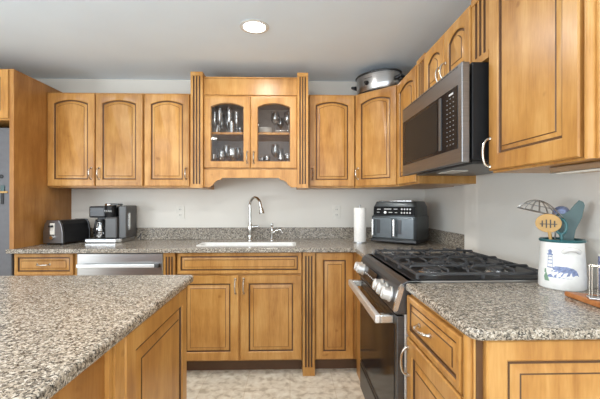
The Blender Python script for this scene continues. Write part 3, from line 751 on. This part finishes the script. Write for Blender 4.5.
for x, z, w2, h2 in ((.05,.012,.03,.005),(.11,.014,.06,.007),(.19,.014,.03,.005),(.05,-.012,.022,.004),(.15,-.012,.03,.005),(.20,-.014,.02,.004)):
    m.box(x, x+w2, -.0038, -.003, z-h2/2, z+h2/2, MARK)
for i in range(4):
    for j in range(2): m.lathe([(.007, -.0038), (.007, -.003)], MARK, (.255+i*.022, 0, .014-j*.028), 12, axis='y')
m.lathe([(.011, -.004), (.011, -.003)], STEELH, (.120, 0, -.013), 16, axis='y')
m.build('panel_marks', pn)
for k in range(2):
    x0 = .012+k*(wA-.024)/2
    bk = MB().box(x0+.004, x0+(wA-.024)/2-.004, -.010, .004, .045, .205, SLATE).build('basket', t, bev=.004)
    MB().box(x0+.018, x0+.036, -.055, -.008, .06, .195, STEELH).build('basket_handle', bk, bev=.006)
    MB().box(x0+.045, x0+.075, -.0125, -.009, .08, .19, BLACKP).build('basket_window', bk, bev=.002)

# ------------------------------------------------------------------ utensil crock
KX, KY = 1.052, 1.345; r0, r1, hk = .078, .070, .180
t = thing('utensil_crock', 'white crock with blue lighthouse drawing and teal rim', 'crock', (KX, KY, TZ))
MB().lathe([(.0, 0), (.074, 0), (r0, .006), (r0-.001, .05), (r1, hk-.012), (r1+.001, hk), (r1-.005, hk), (r1-.006, .02), (0, .015)], WHITE, n=44, caps=False).build('body', t, smooth=True)
MB().lathe([(r1-.006, hk-.003), (r1+.003, hk-.004), (r1+.006, hk+.001), (r1+.002, hk+.006), (r1-.007, hk+.004), (r1-.006, hk-.003)], TEAL, n=44, caps=False).build('rim', t, smooth=True)
vd = math.atan2(-KY, -KX)    # direction towards the viewer's side
def onc(u, z, e=.0012):      # u metres along the surface to the right of the front
    rr_ = r0+(r1-r0)*max(0, (z-.01))/(hk-.02)+e; a = vd+u/rr_; return (rr_*math.cos(a), rr_*math.sin(a), z)
def decal(m, poly, mat):     # band polygon: list of (z, u0, u1)
    for i in range(len(poly)-1):
        za, a0, a1 = poly[i]; zb, b0, b1 = poly[i+1]; n = 6
        vs = [onc(a0+(a1-a0)*k/n, za) for k in range(n+1)]+[onc(b0+(b1-b0)*k/n, zb) for k in range(n+1)]
        m.add(vs, [(k, k+1, n+2+k, n+1+k) for k in range(n)], mat)
m = MB()
decal(m, [(.045,-.045,.03),(.055,-.055,.055),(.068,-.035,.050),(.075,-.025,.046)], BLUE)
decal(m, [(.075,-.028,.046),(.082,-.030,.036),(.088,-.02,.015)], BLUE)
decal(m, [(.080,-.048,-.026),(.084,-.048,-.026)], BLUE)
for z in (.095, .108, .121): decal(m, [(z,-.046,-.030),(z+.003,-.045,-.031)], BLUE)
decal(m, [(.084,-.047,-.0455),(.13,-.045,-.0435)], BLUE); decal(m, [(.084,-.029,-.0275),(.13,-.032,-.0305)], BLUE)
decal(m, [(.128,-.049,-.027),(.132,-.049,-.027)], BLUE); decal(m, [(.132,-.044,-.032),(.142,-.044,-.032)], BLUE); decal(m, [(.142,-.047,-.029),(.150,-.038,-.037)], BLUE)
m.build('lighthouse_drawing', t)
m = MB(); decal(m, [(.030,-.058,-.040),(.045,-.062,-.045),(.06,-.055,-.05)], GREENP); decal(m, [(.06,-.06,-.052),(.075,-.058,-.053)], GREENP); m.build('shrub_drawing', t)
pts = [onc(.004+.055*k/8, .142+.014*math.sin(PI*k/8), .002+.022*math.sin(PI*k/8)) for k in range(9)]
MB().tube(pts, .0075, WHITE).build('handle', t, smooth=True)
# utensils (each its own thing), built in a frame facing the viewer
fc = vd+PI/2
def ut(name, label, dx, dy): return thing(name, label, 'utensil', (KX+dx*math.cos(fc)-dy*math.sin(fc), KY+dx*math.sin(fc)+dy*math.cos(fc), TZ+.02), fc)
u = ut('slotted_spoon', 'round yellow wooden slotted spoon in the crock', .006, .0); u.location.z -= .018
hp = MB()
ring0 = [(-.048+.042*math.cos(2*PI*k/28), -.052, .245+.036*math.sin(2*PI*k/28)) for k in range(28)]
hp.rings([ring0, [(x, -.046, z) for x, y, z in ring0]], SPOONW, SPOONW, SPOONW).build('head', u, bev=.002)
m = MB()
for k, (a, b_) in enumerate(((-.012,.012),(-.016,.016),(-.016,.016),(-.012,.012))): m.box(-.069+k*.013, -.065+k*.013, -.0535, -.052, .243+a, .243+b_, SLOT)
m.box(-.075, -.02, -.0534, -.052, .240, .243, SLOT); m.build('slots', u)
MB().tube([(-.045,-.048,.215),(-.032,-.03,.12),(-.030,-.018,.0)], .006, SPOONW).build('handle', u, smooth=True)
u = ut('wire_skimmer', 'thin wire skimmer basket leaning left out of the crock', -.01, .02)
m = MB(); cxs, czs = -.062, .285
def sk_(a, rr_, dz): return (cxs+.075*rr_*math.cos(a), -.02+.045*rr_*math.sin(a), czs+dz-.25*.075*rr_*math.cos(a))
m.tube([sk_(2*PI*k/24, 1, -.018) for k in range(25)], .0022, STEEL, 6)
for j in range(8):
    a = PI*j/8; m.tube([sk_(a, c_, .03-.048*c_*c_) for c_ in [-1+2*i/10 for i in range(11)]], .0013, STEEL, 5)
for rr_ in (.35, .7): m.tube([sk_(2*PI*k/20, rr_, .03-.048*rr_*rr_) for k in range(21)], .0012, STEEL, 5)
m.build('basket', u, smooth=True)
MB().tube([(-.01,-.015,.262),(-.012,.0,.15),(-.020,.018,.0)], .003, STEEL, 8).build('handle', u, smooth=True)
u = ut('spatula', 'broad grey green spatula with notched top standing in the crock', .018, .01)
MB().prism([(-.018,.14),(-.030,.19),(-.036,.225),(-.035,.262),(-.012,.262),(.005,.275),(.022,.30),(.034,.315),(.048,.308),(.052,.295),(.044,.25),(.024,.20),(.016,.14)], 'y', -.003, .003, TEAL2).build('blade', u, bev=.0015)
MB().tube([(0,0,.15),(.012,.012,.0)], .006, TEAL).build('handle', u, smooth=True)
u = ut('measuring_spoon', 'teal utensil with loop handle between the spoon and spatula', .0, .0)
MB().tube([(-.002+.016*math.cos(a), -.042, .215+.028*math.sin(a)) for a in [2*PI*k/20 for k in range(21)]], .005, TEAL).build('loop', u, smooth=True)
MB().tube([(-.002,-.042,.19),(.004,-.04,.10),(.006,-.035,.01)], .006, TEAL).build('handle', u, smooth=True)
u = ut('ladle', 'dark blue ladle bowl behind the wooden spoon', .01, .03)
MB().lathe([(0,-.02),(.018,-.016),(.027,-.004),(.030,.008),(.028,.008),(.024,-.003),(0,-.017)], BLUE, (-.012, .0, .262), 20, axis='y', caps=False).build('bowl', u, smooth=True)
MB().tube([(-.012,.010,.24),(-.012,.010,.0)], .005, BLUE).build('handle', u, smooth=True)

# ------------------------------------------------------------------ cutting board and napkin holder
def pt(px, py, z):
    D = (CH-z)*F/(py-202); u_ = (px-300)/F*D
    return (u_*math.cos(DEL)+D*math.sin(DEL), D*math.cos(DEL)-u_*math.sin(DEL))
p1 = Vector(pt(564, 291, CT+.018)); p2_ = Vector(pt(601, 303.5, CT+.018))
dv = (p2_-p1).normalized(); nv = Vector((-dv.y, dv.x));
if nv.x < 0: nv = -nv
q1 = p1+dv*.155
bd = MB().prism([(p.x-p1.x, p.y-p1.y) for p in (p1, q1, q1+nv*.10, p1+nv*.07+dv*.05)], 'z', 0, .018, BOARDW).build('cutting_board', bev=.004)
tag(bd, 'reddish wooden board beside the crock at right edge', 'board', loc=(p1.x, p1.y, TZ))
wp = pt(594, 300.5, CT+.018)
t = thing('napkin_holder', 'small silver wire holder standing on the wooden board', 'wire holder', (wp[0], wp[1], TZ+.0185), -.5)
m = MB().box(-.012, .075, 0, .04, 0, .006, STEEL); m.build('base', t, bev=.002)
for yy in (.004, .036):
    m = MB()
    for k in range(4): m.tube([(k*.022-.004, yy, .004), (k*.022-.004, yy, .105)], .0017, NICK, 8)
    m.tube([(-.006, yy, .105), (.065, yy, .105)], .0018, NICK, 8)
    m.build('wire_side', t, smooth=True)
o = MB().box(0, .012, -.16, 0, 0, .130, NAPK).box(-.001, .013, -.161, .001, .125, .135, IVORY).build('patterned_tile', bev=.002)
tag(o, 'blue and white patterned tile against the wall behind the wire holder', 'tile', loc=(XP-.016, 1.30, TZ))
# ------------------------------------------------------------------ ceiling lights
def downlight(x, y, label, power, grp):
    t = thing('recessed_light', label, 'light', (x, y, ZC), 0, grp)
    MB().lathe([(.066, -.001), (.088, -.001), (.090, -.005), (.070, -.008), (.066, -.004)], WHITE, n=36, caps=False).build('trim_ring', t, smooth=True)
    MB().lathe([(.066, -.004), (.0, -.0035)], LAMP, n=36, caps=False).build('bulb_disc', t)
    l = bpy.data.lights.new('lamp', 'AREA'); l.shape = 'DISK'; l.size = .12; l.energy = power; l.color = (1, .97, .93)
    lo = bpy.data.objects.new('lamp', l); COL.objects.link(lo); lo.parent = t; lo.location = (0, 0, -.012)
downlight(ax(254.5, 2.2), 2.2, 'round recessed ceiling light glowing above the sink', 11, 'recessed ceiling lights')
for x, y in ((-1.7, 1.5), (-.5, .7), (-1.3, -.4), (.4, -.6)):  # extra downlights added out of view to light the room
    downlight(x, y, 'added recessed ceiling light out of view', 9, 'recessed ceiling lights')
